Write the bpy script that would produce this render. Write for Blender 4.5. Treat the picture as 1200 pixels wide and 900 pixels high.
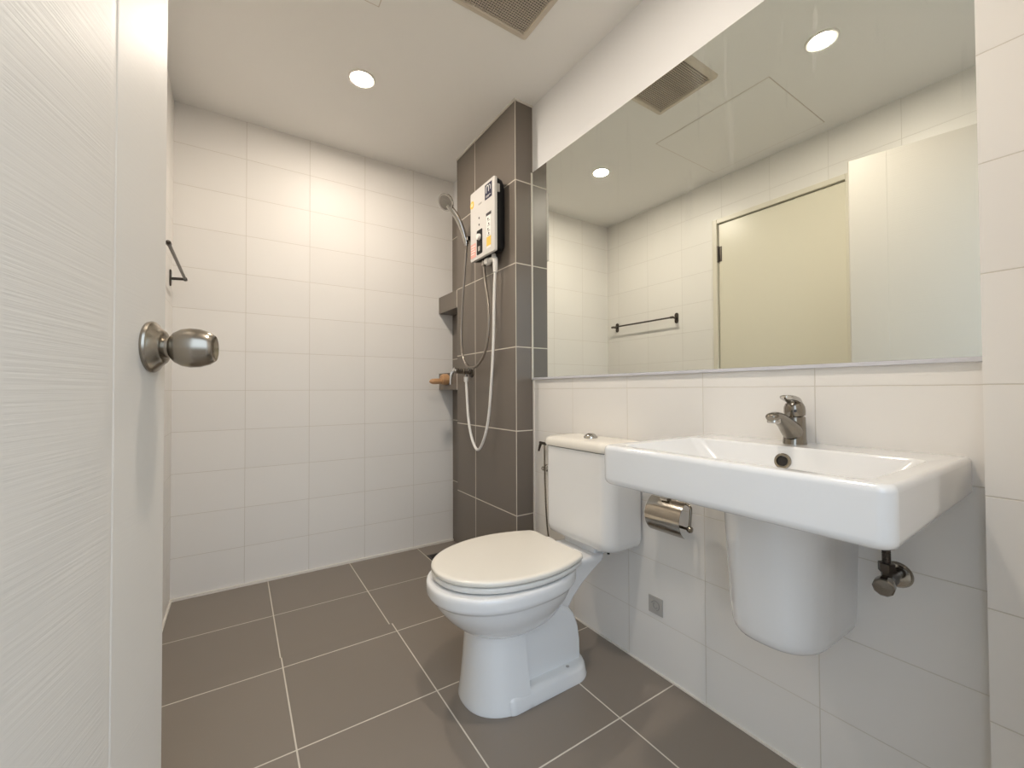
import bpy, bmesh, math
from mathutils import Vector, Matrix

# ------------------------------------------------------------------ clear
for o in list(bpy.data.objects):
    bpy.data.objects.remove(o, do_unlink=True)
scene = bpy.context.scene
COL = scene.collection

# ------------------------------------------------------------------ camera
F_PX = 491.12
YAW, PITCH, ROLL = map(math.radians, (33.278, 0.913, -0.239))
CAM_H = 0.973
fw = Vector((math.sin(YAW)*math.cos(PITCH), math.cos(YAW)*math.cos(PITCH), math.sin(PITCH)))
rt = Vector((math.cos(YAW), -math.sin(YAW), 0))
up = rt.cross(fw)
rt2 = rt*math.cos(ROLL) + up*math.sin(ROLL)
up2 = up*math.cos(ROLL) - rt*math.sin(ROLL)
cam_d = bpy.data.cameras.new('camera')
cam = bpy.data.objects.new('camera', cam_d)
COL.objects.link(cam)
cam_d.sensor_fit = 'HORIZONTAL'
cam_d.sensor_width = 36.0
cam_d.lens = 36.0*F_PX/1200.0
cam_d.clip_start = 0.01
M = Matrix((rt2, up2, -fw)).transposed().to_4x4()
M.translation = Vector((0, 0, CAM_H))
cam.matrix_world = M
scene.camera = cam

# ------------------------------------------------------------------ light levels
LAMP_STRENGTH = 530.0
LAMP_COLOUR = (1.0, 0.89, 0.77)
SKY_STRENGTH = 2.9
SKY_COLOUR = (0.70, 0.84, 1.0)
scene.view_settings.view_transform = 'Standard'
scene.view_settings.look = 'None'
scene.view_settings.gamma = 1.0
scene.view_settings.use_curve_mapping = False
scene.view_settings.exposure = 0.0
world = bpy.data.worlds.new('world')
scene.world = world
world.use_nodes = True
wnt = world.node_tree
bg = wnt.nodes['Background']
wtc = wnt.nodes.new('ShaderNodeTexCoord')
wsp = wnt.nodes.new('ShaderNodeSeparateXYZ')
wnt.links.new(wtc.outputs['Generated'], wsp.inputs[0])
wrp = wnt.nodes.new('ShaderNodeValToRGB')      # daylight above the horizon, dim ground below
wrp.color_ramp.elements[0].position = 0.40
wrp.color_ramp.elements[0].color = (0.16, 0.15, 0.14, 1)
wrp.color_ramp.elements[1].position = 0.56
wrp.color_ramp.elements[1].color = (*SKY_COLOUR, 1)
wma = wnt.nodes.new('ShaderNodeMath')
wma.operation = 'MULTIPLY_ADD'
wma.inputs[1].default_value = 0.5
wma.inputs[2].default_value = 0.5
wnt.links.new(wsp.outputs['Z'], wma.inputs[0])
wnt.links.new(wma.outputs[0], wrp.inputs[0])
wnt.links.new(wrp.outputs[0], bg.inputs['Color'])
bg.inputs['Strength'].default_value = SKY_STRENGTH

# ------------------------------------------------------------------ room numbers (metres)
W = 1.2155          # right wall plane
D = 2.5606          # back wall plane
XL = -0.26          # left wall plane
CEIL = 2.378
DROP = 0.0194       # the shower floor lies this much lower
STEP_Y = 1.76
PX, PY0, PY1 = 1.112, 1.658, 2.294   # dark pillar
ROW = 0.9806        # a tile course line
MIR_X = 1.208
MIR_Z0, MIR_Z1 = 1.026, 2.044
STUB_X, STUB_Y = 1.125, 0.166


# ================================================================== materials
def new_mat(name):
    m = bpy.data.materials.new(name)
    m.use_nodes = True
    nt = m.node_tree
    return m, nt, nt.nodes['Principled BSDF']


def pmat(name, col, rough=0.4, metal=0.0, coat=0.0, spec=0.5, emit=None, noise=0.0, nscale=40):
    m, nt, b = new_mat(name)
    b.inputs['Base Color'].default_value = (*col, 1)
    b.inputs['Roughness'].default_value = rough
    b.inputs['Metallic'].default_value = metal
    b.inputs['Coat Weight'].default_value = coat
    b.inputs['Coat Roughness'].default_value = 0.04
    b.inputs['Specular IOR Level'].default_value = spec
    if emit:
        b.inputs['Emission Color'].default_value = (*emit[0], 1)
        b.inputs['Emission Strength'].default_value = emit[1]
    if noise:
        n = nt.nodes.new('ShaderNodeTexNoise')
        n.inputs['Scale'].default_value = nscale
        n.inputs['Detail'].default_value = 3
        tc = nt.nodes.new('ShaderNodeNewGeometry')
        nt.links.new(tc.outputs['Position'], n.inputs['Vector'])
        bp = nt.nodes.new('ShaderNodeBump')
        bp.inputs['Strength'].default_value = noise
        bp.inputs['Distance'].default_value = 0.002
        nt.links.new(n.outputs['Fac'], bp.inputs['Height'])
        nt.links.new(bp.outputs['Normal'], b.inputs['Normal'])
    return m


def math_node(nt, op, a, b=None, c=None):
    n = nt.nodes.new('ShaderNodeMath')
    n.operation = op
    for i, v in enumerate((a, b, c)):
        if v is None:
            continue
        if isinstance(v, (int, float)):
            n.inputs[i].default_value = v
        else:
            nt.links.new(v, n.inputs[i])
    return n.outputs[0]


def tile_mat(name, axes, tile, grout, gw, rough, vary=0.03, bump=0.6, wob=0.15, spec=0.5, split=None, rough_g=0.8):
    """axes: list of (axis letter, offset, size). Grout lines fall at offset + k*size."""
    m, nt, b = new_mat(name)
    geo = nt.nodes.new('ShaderNodeNewGeometry')
    sep = nt.nodes.new('ShaderNodeSeparateXYZ')
    nt.links.new(geo.outputs['Position'], sep.inputs[0])
    mask = None
    cell = None
    for ax, off, size in axes:
        v = sep.outputs['XYZ'.index(ax)]
        if split and ax == 'Y':
            g = math_node(nt, 'GREATER_THAN', v, split[0])
            offs = math_node(nt, 'MULTIPLY_ADD', g, split[1]-off, off)
        else:
            offs = off
        t = math_node(nt, 'DIVIDE', math_node(nt, 'SUBTRACT', v, offs), size)
        dist = math_node(nt, 'MULTIPLY', math_node(nt, 'PINGPONG', t, 0.5), size)
        mr = nt.nodes.new('ShaderNodeMapRange')
        mr.interpolation_type = 'SMOOTHSTEP'
        nt.links.new(dist, mr.inputs['Value'])
        mr.inputs['From Min'].default_value = gw*0.35
        mr.inputs['From Max'].default_value = gw*0.65
        mr.inputs['To Min'].default_value = 1
        mr.inputs['To Max'].default_value = 0
        mask = mr.outputs[0] if mask is None else math_node(nt, 'MAXIMUM', mask, mr.outputs[0])
        fl = math_node(nt, 'FLOOR', t)
        cell = math_node(nt, 'MULTIPLY', fl, 7.13) if cell is None else math_node(nt, 'MULTIPLY_ADD', fl, 3.71, cell)
    wn = nt.nodes.new('ShaderNodeTexWhiteNoise')
    wn.noise_dimensions = '1D'
    nt.links.new(cell, wn.inputs['W'])
    n = nt.nodes.new('ShaderNodeTexNoise')
    n.inputs['Scale'].default_value = 5
    n.inputs['Detail'].default_value = 4
    nt.links.new(geo.outputs['Position'], n.inputs['Vector'])
    val = math_node(nt, 'ADD', math_node(nt, 'MULTIPLY_ADD', wn.outputs['Value'], vary*2, 1-vary),
                    math_node(nt, 'MULTIPLY_ADD', n.outputs['Fac'], vary*2, -vary))
    hsv = nt.nodes.new('ShaderNodeHueSaturation')
    hsv.inputs['Color'].default_value = (*tile, 1)
    nt.links.new(val, hsv.inputs['Value'])
    mix = nt.nodes.new('ShaderNodeMix')
    mix.data_type = 'RGBA'
    nt.links.new(mask, mix.inputs['Factor'])
    nt.links.new(hsv.outputs[0], mix.inputs['A'])
    mix.inputs['B'].default_value = (*grout, 1)
    nt.links.new(mix.outputs['Result'], b.inputs['Base Color'])
    r = math_node(nt, 'MULTIPLY_ADD', mask, rough_g-rough, rough)
    nt.links.new(r, b.inputs['Roughness'])
    b.inputs['Specular IOR Level'].default_value = spec
    n2 = nt.nodes.new('ShaderNodeTexNoise')
    n2.inputs['Scale'].default_value = 14
    n2.inputs['Detail'].default_value = 1
    nt.links.new(geo.outputs['Position'], n2.inputs['Vector'])
    h = math_node(nt, 'ADD', math_node(nt, 'MULTIPLY', mask, -1.0), math_node(nt, 'MULTIPLY', n2.outputs['Fac'], wob))
    bp = nt.nodes.new('ShaderNodeBump')
    bp.inputs['Strength'].default_value = bump
    bp.inputs['Distance'].default_value = 0.0012
    nt.links.new(h, bp.inputs['Height'])
    nt.links.new(bp.outputs['Normal'], b.inputs['Normal'])
    return m


WT, WG = (0.825, 0.80, 0.76), (0.66, 0.62, 0.55)
DT, DG = (0.168, 0.142, 0.118), (0.66, 0.61, 0.53)
MT_BACK = tile_mat('white_tile_back', [('X', 0.0359, 0.2994), ('Z', ROW, 0.2)], WT, WG, 0.0022, 0.44, 0.012, spec=0.28)
MT_RIGHT = tile_mat('white_tile_right', [('Y', 1.3739, 0.3035), ('Z', ROW, 0.2)], WT, WG, 0.0022, 0.2, 0.012)
MT_LEFT = tile_mat('white_tile_left', [('Y', D-0.12, 0.3), ('Z', ROW, 0.2)], WT, (0.71, 0.68, 0.63), 0.0022, 0.4, 0.012)
MT_PLAINROW = tile_mat('white_tile_rows', [('Z', ROW, 0.2)], WT, WG, 0.0022, 0.3, 0.012)
MT_FLOOR = tile_mat('grey_floor_tile', [('X', 0.1408, 0.4076), ('Y', 0.8795, 0.407)], (0.23, 0.195, 0.162), DG, 0.0042, 0.36, 0.03,
                    bump=0.4, split=(STEP_Y, 2.148))
MT_PILLAR = tile_mat('dark_wall_tile', [('Y', PY0, 0.408), ('Z', 0.378, 0.4025)], DT, DG, 0.005, 0.33, 0.02, bump=0.4)
MT_PILLAR_S = tile_mat('dark_wall_tile_side', [('X', PX, W-PX), ('Z', 0.378, 0.4025)], DT, DG, 0.005, 0.33, 0.02, bump=0.4)
M_DARKPLAIN = tile_mat('dark_tile_shelf', [('Y', PY1, 0.408)], DT, DG, 0.005, 0.33, 0.02, bump=0.4)
M_PAINT = pmat('white_wall_paint', (0.82, 0.82, 0.82), 0.6, noise=0.08, nscale=120)
M_CEIL = pmat('ceiling_paint', (0.89, 0.875, 0.845), 0.7, noise=0.08, nscale=120)
M_SEALANT = pmat('white_sealant', (0.78, 0.74, 0.67), 0.5)
M_CERAMIC = pmat('white_glazed_ceramic', (0.83, 0.83, 0.825), 0.12, coat=0.6)
M_SEAT = pmat('ivory_plastic', (0.83, 0.79, 0.71), 0.22, coat=0.2)
M_TANK = pmat('white_tank_ceramic', (0.82, 0.815, 0.80), 0.14, coat=0.5)
M_CHROME = pmat('chrome', (0.52, 0.50, 0.47), 0.09, metal=1)
M_CHROME_D = pmat('worn_chrome', (0.27, 0.245, 0.21), 0.17, metal=1)
M_HOSE = pmat('hose_metal', (0.33, 0.30, 0.265), 0.3, metal=1)
M_STEEL = pmat('stainless_steel', (0.44, 0.40, 0.345), 0.14, metal=1)
M_NICKEL = pmat('brushed_nickel', (0.34, 0.305, 0.255), 0.24, metal=1)
M_DARKMETAL = pmat('dark_metal', (0.10, 0.086, 0.075), 0.33, metal=1)
M_BLACK = pmat('black_plastic', (0.012, 0.012, 0.013), 0.5, spec=0.2)
M_HOLE = pmat('dark_hole', (0.02, 0.017, 0.014), 0.8)
M_WHITE = pmat('white_plastic', (0.82, 0.80, 0.76), 0.3)
M_HEATER = pmat('silver_white_cover', (0.66, 0.64, 0.61), 0.28, coat=0.2)
M_EMBLEM = pmat('dull_grey_emblem', (0.33, 0.315, 0.29), 0.5)
M_GREYPL = pmat('grey_plastic', (0.45, 0.43, 0.40), 0.4)
M_SPRAY = pmat('spray_plate_grey', (0.15, 0.138, 0.12), 0.4)
M_NAVY = pmat('navy_print', (0.02, 0.02, 0.055), 0.4)
M_YELLOW = pmat('yellow_print', (0.85, 0.58, 0.10), 0.4)
M_PINK = pmat('pink_print', (0.80, 0.42, 0.36), 0.4)
M_PAPER = pmat('white_print', (0.86, 0.84, 0.80), 0.5)
M_INK = pmat('dark_print', (0.05, 0.045, 0.05), 0.5)
M_REDINK = pmat('red_print', (0.65, 0.12, 0.09), 0.5)
M_CREAM = pmat('cream_door_paint', (0.74, 0.70, 0.575), 0.32, noise=0.1, nscale=60)
M_FRAME = pmat('cream_frame_paint', (0.73, 0.69, 0.58), 0.35)
M_WOOD = None
M_VENT = pmat('beige_vent_plastic', (0.62, 0.55, 0.45), 0.45)
M_GRILLE = pmat('brown_grille_plastic', (0.62, 0.54, 0.46), 0.5)
M_LAMP = pmat('lamp_glow', (1, 0.95, 0.85), 0.5, emit=(LAMP_COLOUR, LAMP_STRENGTH))
M_RINGW = pmat('lamp_ring_white', (0.82, 0.79, 0.73), 0.4)
M_MIRBACK = pmat('mirror_edge_glass', (0.50, 0.50, 0.53), 0.25)
M_CLIP = pmat('white_edge_strip', (0.62, 0.62, 0.66), 0.3)


def wood_mat():
    m, nt, b = new_mat('tan_wood')
    tc = nt.nodes.new('ShaderNodeTexCoord')
    mp = nt.nodes.new('ShaderNodeMapping')
    mp.inputs['Scale'].default_value = (20, 160, 160)
    nt.links.new(tc.outputs['Object'], mp.inputs['Vector'])
    n = nt.nodes.new('ShaderNodeTexNoise')
    n.inputs['Scale'].default_value = 1
    nt.links.new(mp.outputs[0], n.inputs['Vector'])
    r = nt.nodes.new('ShaderNodeValToRGB')
    r.color_ramp.elements[0].color = (0.38, 0.19, 0.08, 1)
    r.color_ramp.elements[1].color = (0.62, 0.38, 0.2, 1)
    nt.links.new(n.outputs['Fac'], r.inputs[0])
    nt.links.new(r.outputs[0], b.inputs['Base Color'])
    b.inputs['Roughness'].default_value = 0.4
    return m


M_WOOD = wood_mat()


def door_mat(name, strokes):
    """off-white brushed paint; strokes run along the width of the door (local x)"""
    m, nt, b = new_mat(name)
    b.inputs['Base Color'].default_value = (0.65, 0.61, 0.55, 1)
    b.inputs['Roughness'].default_value = 0.44
    tc = nt.nodes.new('ShaderNodeTexCoord')
    mp = nt.nodes.new('ShaderNodeMapping')
    mp.inputs['Scale'].default_value = (6, 6, 290)
    mp.inputs['Rotation'].default_value = (0, math.radians(3), 0)
    nt.links.new(tc.outputs['Object'], mp.inputs['Vector'])
    n = nt.nodes.new('ShaderNodeTexNoise')
    n.inputs['Scale'].default_value = 1
    n.inputs['Detail'].default_value = 3
    nt.links.new(mp.outputs[0], n.inputs['Vector'])
    n2 = nt.nodes.new('ShaderNodeTexNoise')
    n2.inputs['Scale'].default_value = 5
    nt.links.new(tc.outputs['Object'], n2.inputs['Vector'])
    h = math_node(nt, 'MULTIPLY', n.outputs['Fac'], math_node(nt, 'POWER', n2.outputs['Fac'], 2.4))
    bp = nt.nodes.new('ShaderNodeBump')
    bp.inputs['Strength'].default_value = strokes
    bp.inputs['Distance'].default_value = 0.004
    nt.links.new(h, bp.inputs['Height'])
    nt.links.new(bp.outputs['Normal'], b.inputs['Normal'])
    return m


M_DOORPANEL = door_mat('brushed_door_paint', 0.4)
M_DOORSTILE = door_mat('smooth_door_paint', 0.22)


def mirror_mat():
    m, nt, b = new_mat('mirror_glass')
    b.inputs['Base Color'].default_value = (0.865, 0.895, 0.85, 1)
    b.inputs['Metallic'].default_value = 1
    b.inputs['Roughness'].default_value = 0.0
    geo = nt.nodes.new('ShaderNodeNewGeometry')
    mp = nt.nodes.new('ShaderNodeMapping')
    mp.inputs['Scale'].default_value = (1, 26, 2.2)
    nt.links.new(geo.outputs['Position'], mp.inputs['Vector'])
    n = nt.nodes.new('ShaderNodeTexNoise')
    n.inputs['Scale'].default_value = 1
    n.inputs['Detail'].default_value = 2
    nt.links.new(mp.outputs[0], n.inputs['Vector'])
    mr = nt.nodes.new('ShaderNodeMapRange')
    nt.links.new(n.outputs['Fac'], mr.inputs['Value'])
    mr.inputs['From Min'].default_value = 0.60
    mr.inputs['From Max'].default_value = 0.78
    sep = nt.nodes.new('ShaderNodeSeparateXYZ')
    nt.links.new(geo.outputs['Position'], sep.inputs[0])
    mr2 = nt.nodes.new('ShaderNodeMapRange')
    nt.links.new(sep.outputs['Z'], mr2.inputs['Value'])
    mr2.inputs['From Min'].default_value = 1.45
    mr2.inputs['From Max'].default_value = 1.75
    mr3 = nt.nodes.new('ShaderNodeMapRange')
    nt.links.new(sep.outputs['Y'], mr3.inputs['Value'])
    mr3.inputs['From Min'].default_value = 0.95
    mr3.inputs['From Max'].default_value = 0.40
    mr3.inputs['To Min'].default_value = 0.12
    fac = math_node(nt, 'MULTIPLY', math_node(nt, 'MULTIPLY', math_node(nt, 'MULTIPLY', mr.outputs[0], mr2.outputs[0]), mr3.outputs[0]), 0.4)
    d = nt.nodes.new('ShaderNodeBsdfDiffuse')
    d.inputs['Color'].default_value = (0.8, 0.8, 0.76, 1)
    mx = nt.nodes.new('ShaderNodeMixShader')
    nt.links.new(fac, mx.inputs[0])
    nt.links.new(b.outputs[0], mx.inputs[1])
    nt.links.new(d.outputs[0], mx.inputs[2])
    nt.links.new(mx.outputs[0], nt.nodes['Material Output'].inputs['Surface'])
    return m


M_MIRROR = mirror_mat()


# ================================================================== mesh helpers
def obj(name, bm, mats, parent=None, smooth=35, loc=None):
    """links bm as ONE mesh object"""
    bmesh.ops.recalc_face_normals(bm, faces=bm.faces)
    if smooth:
        lim = math.radians(smooth)
        for f in bm.faces:
            f.smooth = True
        for e in bm.edges:
            if len(e.link_faces) == 2 and e.calc_face_angle(0) > lim:
                e.smooth = False
    me = bpy.data.meshes.new(name)
    bm.to_mesh(me)
    bm.free()
    for m in (mats if isinstance(mats, (list, tuple)) else [mats]):
        me.materials.append(m)
    o = bpy.data.objects.new(name, me)
    COL.objects.link(o)
    if smooth:
        wn = o.modifiers.new('weighted_normals', 'WEIGHTED_NORMAL')
        wn.keep_sharp = True
    if parent:
        o.parent = parent
        o.matrix_parent_inverse = parent.matrix_basis.inverted()
    return o


def thing(name, label, cat, loc, group=None):
    o = bpy.data.objects.new(name, None)
    o.empty_display_size = 0.05
    COL.objects.link(o)
    o.location = loc
    tag(o, label, cat, group)
    return o


def tag(o, label, cat, group=None):
    o['label'] = label
    o['category'] = cat
    if group:
        o['group'] = group
    return o


def struct(o):
    o['kind'] = 'structure'
    return o


def new():
    return bmesh.new()


def box(bm, x0, x1, y0, y1, z0, z1, bev=0.0, seg=2, mat=0, xf=None):
    r = bmesh.ops.create_cube(bm, size=1.0)
    vs = r['verts']
    for v in vs:
        v.co = Vector(((x0+x1)/2+v.co.x*(x1-x0), (y0+y1)/2+v.co.y*(y1-y0), (z0+z1)/2+v.co.z*(z1-z0)))
    fs = set(f for v in vs for f in v.link_faces)
    if bev:
        es = list(set(e for v in vs for e in v.link_edges))
        rr = bmesh.ops.bevel(bm, geom=es, offset=bev, segments=seg, affect='EDGES', profile=0.5)
        fs = set(rr['faces'])
        seen = set()
        stack = list(fs)
        while stack:
            f = stack.pop()
            if f in seen:
                continue
            seen.add(f)
            for e in f.edges:
                stack.extend(e.link_faces)
        fs = seen
    for f in fs:
        f.material_index = mat
    if xf is not None:
        vv = set(v for f in fs for v in f.verts)
        for v in vv:
            v.co = xf @ v.co
    return fs


def loft(bm, rings, cap0=True, cap1=True, closed=True, mat=0):
    vr = [[bm.verts.new(p) for p in ring] for ring in rings]
    n = len(vr[0])
    for a, b in zip(vr[:-1], vr[1:]):
        for i in range(n if closed else n-1):
            j = (i+1) % n
            f = bm.faces.new((a[i], a[j], b[j], b[i]))
            f.material_index = mat
    if cap0:
        bm.faces.new(list(reversed(vr[0]))).material_index = mat
    if cap1:
        bm.faces.new(vr[-1]).material_index = mat
    return vr


def frame_of(d):
    d = Vector(d).normalized()
    a = Vector((0, 0, 1)) if abs(d.z) < 0.9 else Vector((1, 0, 0))
    u = d.cross(a).normalized()
    return d, u, d.cross(u).normalized()


def lathe(bm, origin, axis, prof, seg=32, cap0=True, cap1=True, mat=0):
    """prof: list of (distance along axis, radius)"""
    d, u, v = frame_of(axis)
    o = Vector(origin)
    rings = []
    for t, r in prof:
        r = max(r, 1e-4)
        rings.append([o+d*t+u*(r*math.cos(2*math.pi*i/seg))+v*(r*math.sin(2*math.pi*i/seg)) for i in range(seg)])
    return loft(bm, rings, cap0, cap1, mat=mat)


def catmull(pts, n):
    P = [Vector(p) for p in pts]
    if len(P) < 3:
        return [P[0].lerp(P[1], i/n) for i in range(n+1)]
    P = [P[0]*2-P[1]] + P + [P[-1]*2-P[-2]]
    out = []
    for k in range(1, len(P)-2):
        p0, p1, p2, p3 = P[k-1:k+3]
        for i in range(n):
            t = i/n
            out.append(0.5*((2*p1)+(p2-p0)*t+(2*p0-5*p1+4*p2-p3)*t*t+(3*p1-p0-3*p2+p3)*t**3))
    out.append(P[-2])
    return out


def sweep(bm, pts, rad, seg=12, n=8, curve=True, ribs=None, mat=0, caps=True):
    """tube along a path; rad a number, or a list (one per control point) of numbers / (ru, rv)"""
    path = catmull(pts, n) if curve else [Vector(p) for p in pts]
    m = len(path)
    if isinstance(rad, (int, float)):
        R = [(rad, rad)]*m
    else:
        rr = [r if isinstance(r, (tuple, list)) else (r, r) for r in rad]
        R = []
        for i in range(m):
            t = i/(m-1)*(len(rr)-1)
            k = min(int(t), len(rr)-2)
            f = t-k
            R.append((rr[k][0]*(1-f)+rr[k+1][0]*f, rr[k][1]*(1-f)+rr[k+1][1]*f))
    if ribs:
        R = [(a*(1+ribs*(1 if i % 2 else -1)), b*(1+ribs*(1 if i % 2 else -1))) for i, (a, b) in enumerate(R)]
    T = [(path[min(i+1, m-1)]-path[max(i-1, 0)]).normalized() for i in range(m)]
    _, u, v = frame_of(T[0])
    rings = []
    for i in range(m):
        u = (u-T[i]*u.dot(T[i])).normalized()
        v = T[i].cross(u)
        rings.append([path[i]+u*(R[i][0]*math.cos(2*math.pi*k/seg))+v*(R[i][1]*math.sin(2*math.pi*k/seg)) for k in range(seg)])
    return loft(bm, rings, caps, caps, mat=mat)


def rrect(x0, x1, y0, y1, r, z, n=6):
    """rounded rectangle ring in plan; r = one radius or four (x1y1, x0y1, x0y0, x1y0)"""
    if isinstance(r, (int, float)):
        r = (r,)*4
    out = []
    for k, (cx, cy, sx, sy) in enumerate(((x1, y1, -1, -1), (x0, y1, 1, -1), (x0, y0, 1, 1), (x1, y0, -1, 1))):
        rk = r[k]
        for i in range(n+1):
            a = math.pi/2*(k+i/n)
            out.append(Vector((cx+sx*rk+rk*math.cos(a), cy+sy*rk+rk*math.sin(a), z)))
    return out


def strip(name, *dims, m=None):
    bm = new()
    for d in dims:
        box(bm, *d)
    return struct(obj(name, bm, m or M_SEALANT, smooth=0))


# ================================================================== the setting
T = 0.10
# floor: dry zone and, one small step down, the shower zone
bm = new()
box(bm, XL-0.02, W+T, -0.12, STEP_Y, -0.12, 0.0)
box(bm, XL-0.02, W+T, STEP_Y, D+T, -0.12, -DROP)
floor = struct(obj('floor', bm, MT_FLOOR, smooth=0))

bm = new()
box(bm, XL-T, W+T, -0.12, D+T, CEIL, CEIL+0.1)
ceiling = struct(obj('ceiling', bm, M_CEIL, smooth=0))

bm = new()
box(bm, XL-T, W+T, D, D+T, -DROP, CEIL)
struct(obj('wall_back', bm, MT_BACK, smooth=0))

bm = new()
box(bm, W, W+T, -0.12, D, -DROP, MIR_Z1)
box(bm, W, W+T, -0.12, D, MIR_Z1, CEIL, mat=1)
struct(obj('wall_right', bm, [MT_RIGHT, M_PAINT], smooth=0))

# left wall with the opening of the closed cream door
DY0, DY1, DZ = 0.835, 1.60, 2.107
bm = new()
box(bm, XL-T, XL, DY1, D, -DROP, CEIL)
box(bm, XL-T, XL, 0.28, DY0, 0, CEIL)
box(bm, XL-T, XL, DY0, DY1, DZ, CEIL)
box(bm, XL-T, XL-0.06, -0.0, 0.28, 0, CEIL)
struct(obj('wall_left', bm, MT_LEFT, smooth=0))

# wall with the doorway the room is seen from (daylight comes in through it)
bm = new()
box(bm, XL-T, XL-0.03, -0.12, 0.0, 0, CEIL)
box(bm, 0.56, W, -0.12, 0.0, 0, CEIL)
box(bm, XL-0.03, 0.56, -0.12, 0.0, 2.12, CEIL)
struct(obj('wall_front', bm, M_PAINT, smooth=0))

# shallow projection of white tiles at the near end of the right wall
bm = new()
box(bm, STUB_X, W, 0.0, STUB_Y, 0, CEIL)
struct(obj('wall_projection', bm, MT_PLAINROW, smooth=0))

# dark tiled pillar of the shower with the dark back of its corner recess
bm = new()
box(bm, PX, W, PY0, PY1, -DROP, CEIL)
box(bm, 1.206, W, PY1, D, -DROP, 2.15)
for f in bm.faces:
    n = f.normal
    if abs(n.y) > 0.5:
        f.material_index = 1
bm.normal_update()
for f in bm.faces:
    f.material_index = 1 if abs(f.normal.y) > 0.5 else 0
struct(obj('wall_pillar', bm, [MT_PILLAR, MT_PILLAR_S], smooth=0))

# sealant lines
strip('trim_1', (XL, 1.206, D-0.010, D, -DROP, -DROP+0.012))
strip('trim_2', (W-0.005, W, 0.17, PY0, 0.0, 0.005))
strip('trim_3', (PX-0.007, PX, PY0-0.007, PY1, CEIL-0.007, CEIL), (PX, W, PY0-0.007, PY0, CEIL-0.007, CEIL))
strip('trim_4', (XL, XL+0.008, STEP_Y, D-0.010, -DROP, -DROP+0.01))
strip('trim_6', (MIR_X-0.0045, MIR_X-0.0002, PY0-0.004, PY0, MIR_Z0, MIR_Z1))
strip('trim_5', (W-0.006, W, PY0-0.006, PY0, 0.005, MIR_Z0))

# ------------------------------------------------------------------ closed cream door in the left wall
leaf = new()
box(leaf, XL-0.042, XL-0.006, 0.868, 1.5665, 0.008, 2.0735, 0.002, 1)
d1 = struct(obj('door_1', leaf, M_CREAM))
tag(d1, 'closed plain cream door in a cream frame, seen in the mirror', 'door')
bm = new()
for y0, y1, z0, z1 in ((1.5705, DY1, 0, DZ), (DY0, 0.864, 0, DZ), (0.864, 1.5705, 2.0775, DZ)):
    box(bm, XL-T, XL+0.012, y0, y1, z0, z1, 0.003, 2)
box(bm, XL-T, XL-0.05, 1.555, 1.5705, 0, 2.0775)
box(bm, XL-T, XL-0.05, 0.864, 0.88, 0, 2.0775)
box(bm, XL-T, XL-0.05, 0.88, 1.555, 2.062, 2.0775)
obj('door_frame', bm, M_FRAME, d1)
for z in (1.875, 0.25):
    bm = new()
    sweep(bm, [(XL+0.002, 1.5685, z-0.055), (XL+0.002, 1.5685, z+0.055)], 0.006, 10, curve=False)
    box(bm, XL-0.006, XL-0.003, 1.545, 1.5665, z-0.05, z+0.05)
    obj('hinge', bm, M_DARKMETAL, d1)

# ------------------------------------------------------------------ the open door at the left, nearest the camera
dd = Vector((0.224, 0.975, 0)).normalized()
DW = 0.72
hinge_p = Vector((-0.088, 0.80, 0.008)) - dd*DW
XFD = Matrix.Translation(hinge_p) @ Matrix.Rotation(math.atan2(dd.y, dd.x), 4, 'Z')
ST = 0.142          # width of the plain stile
DH = 2.083
TH = 0.034


def dobj(name, bm, mats, parent=None, smooth=30):
    o = obj(name, bm, mats, None, smooth)
    if parent:
        o.parent = parent
    else:
        o.matrix_world = XFD
    return o


bm = new()
# leaf: back slab plus raised stiles and rails round a slightly sunk, brushed panel
box(bm, 0, DW, 0.004, TH, 0, DH, 0.0)
box(bm, 0, ST, 0.0, 0.0045, 0, DH, 0.0012, 2)
pl = [(DW-ST, 0.006), (DW-ST, 0.0008), (DW-ST+0.0008, 0.0003), (DW-ST+0.0030, 0.0)]
for i in range(9):
    a = math.pi/2*i/8
    pl.append((DW+0.001-0.007+0.007*math.sin(a), 0.007-0.007*math.cos(a)))
pl += [(DW+0.001, TH-0.002), (DW-0.001, TH+0.0002), (DW-0.02, TH+0.0002), (DW-0.02, 0.006)]
loft(bm, [[Vector((x, y, z)) for x, y in pl] for z in (0.0, DH)])
d2 = struct(dobj('door_2', bm, M_DOORSTILE))
tag(d2, 'open white door with a brushed panel at the left edge, nearest the camera', 'door')
bm = new()
pr = []
for i, h in ((0.0, 0.0037), (0.003, 0.0036), (0.010, 0.0039), (0.014, 0.0040)):
    pr.append([Vector((ST+i, 0.0045-h, 0)), Vector((ST+i, 0.0045-h, DH))])
for i, h in ((0.014, 0.0040), (0.010, 0.0039), (0.003, 0.0036), (0.0, 0.0037)):
    pr.append([Vector((DW-ST-i, 0.0045-h, 0)), Vector((DW-ST-i, 0.0045-h, DH))])
loft(bm, pr, False, False, closed=False)
dobj('panel', bm, M_DOORPANEL, d2)
kx, kz = DW-0.050, 1.035-0.008
bm = new()
lathe(bm, (kx, 0.0, kz), (0, -1, 0), [(0, 0.0345), (0.003, 0.0352), (0.0055, 0.034), (0.0075, 0.0305), (0.0135, 0.0245), (0.0160, 0.0225), (0.017, 0.0200), (0.0175, 0.0145)], 40, cap0=False)
kn = dobj('rosette', bm, M_NICKEL, d2)
bm = new()
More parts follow.
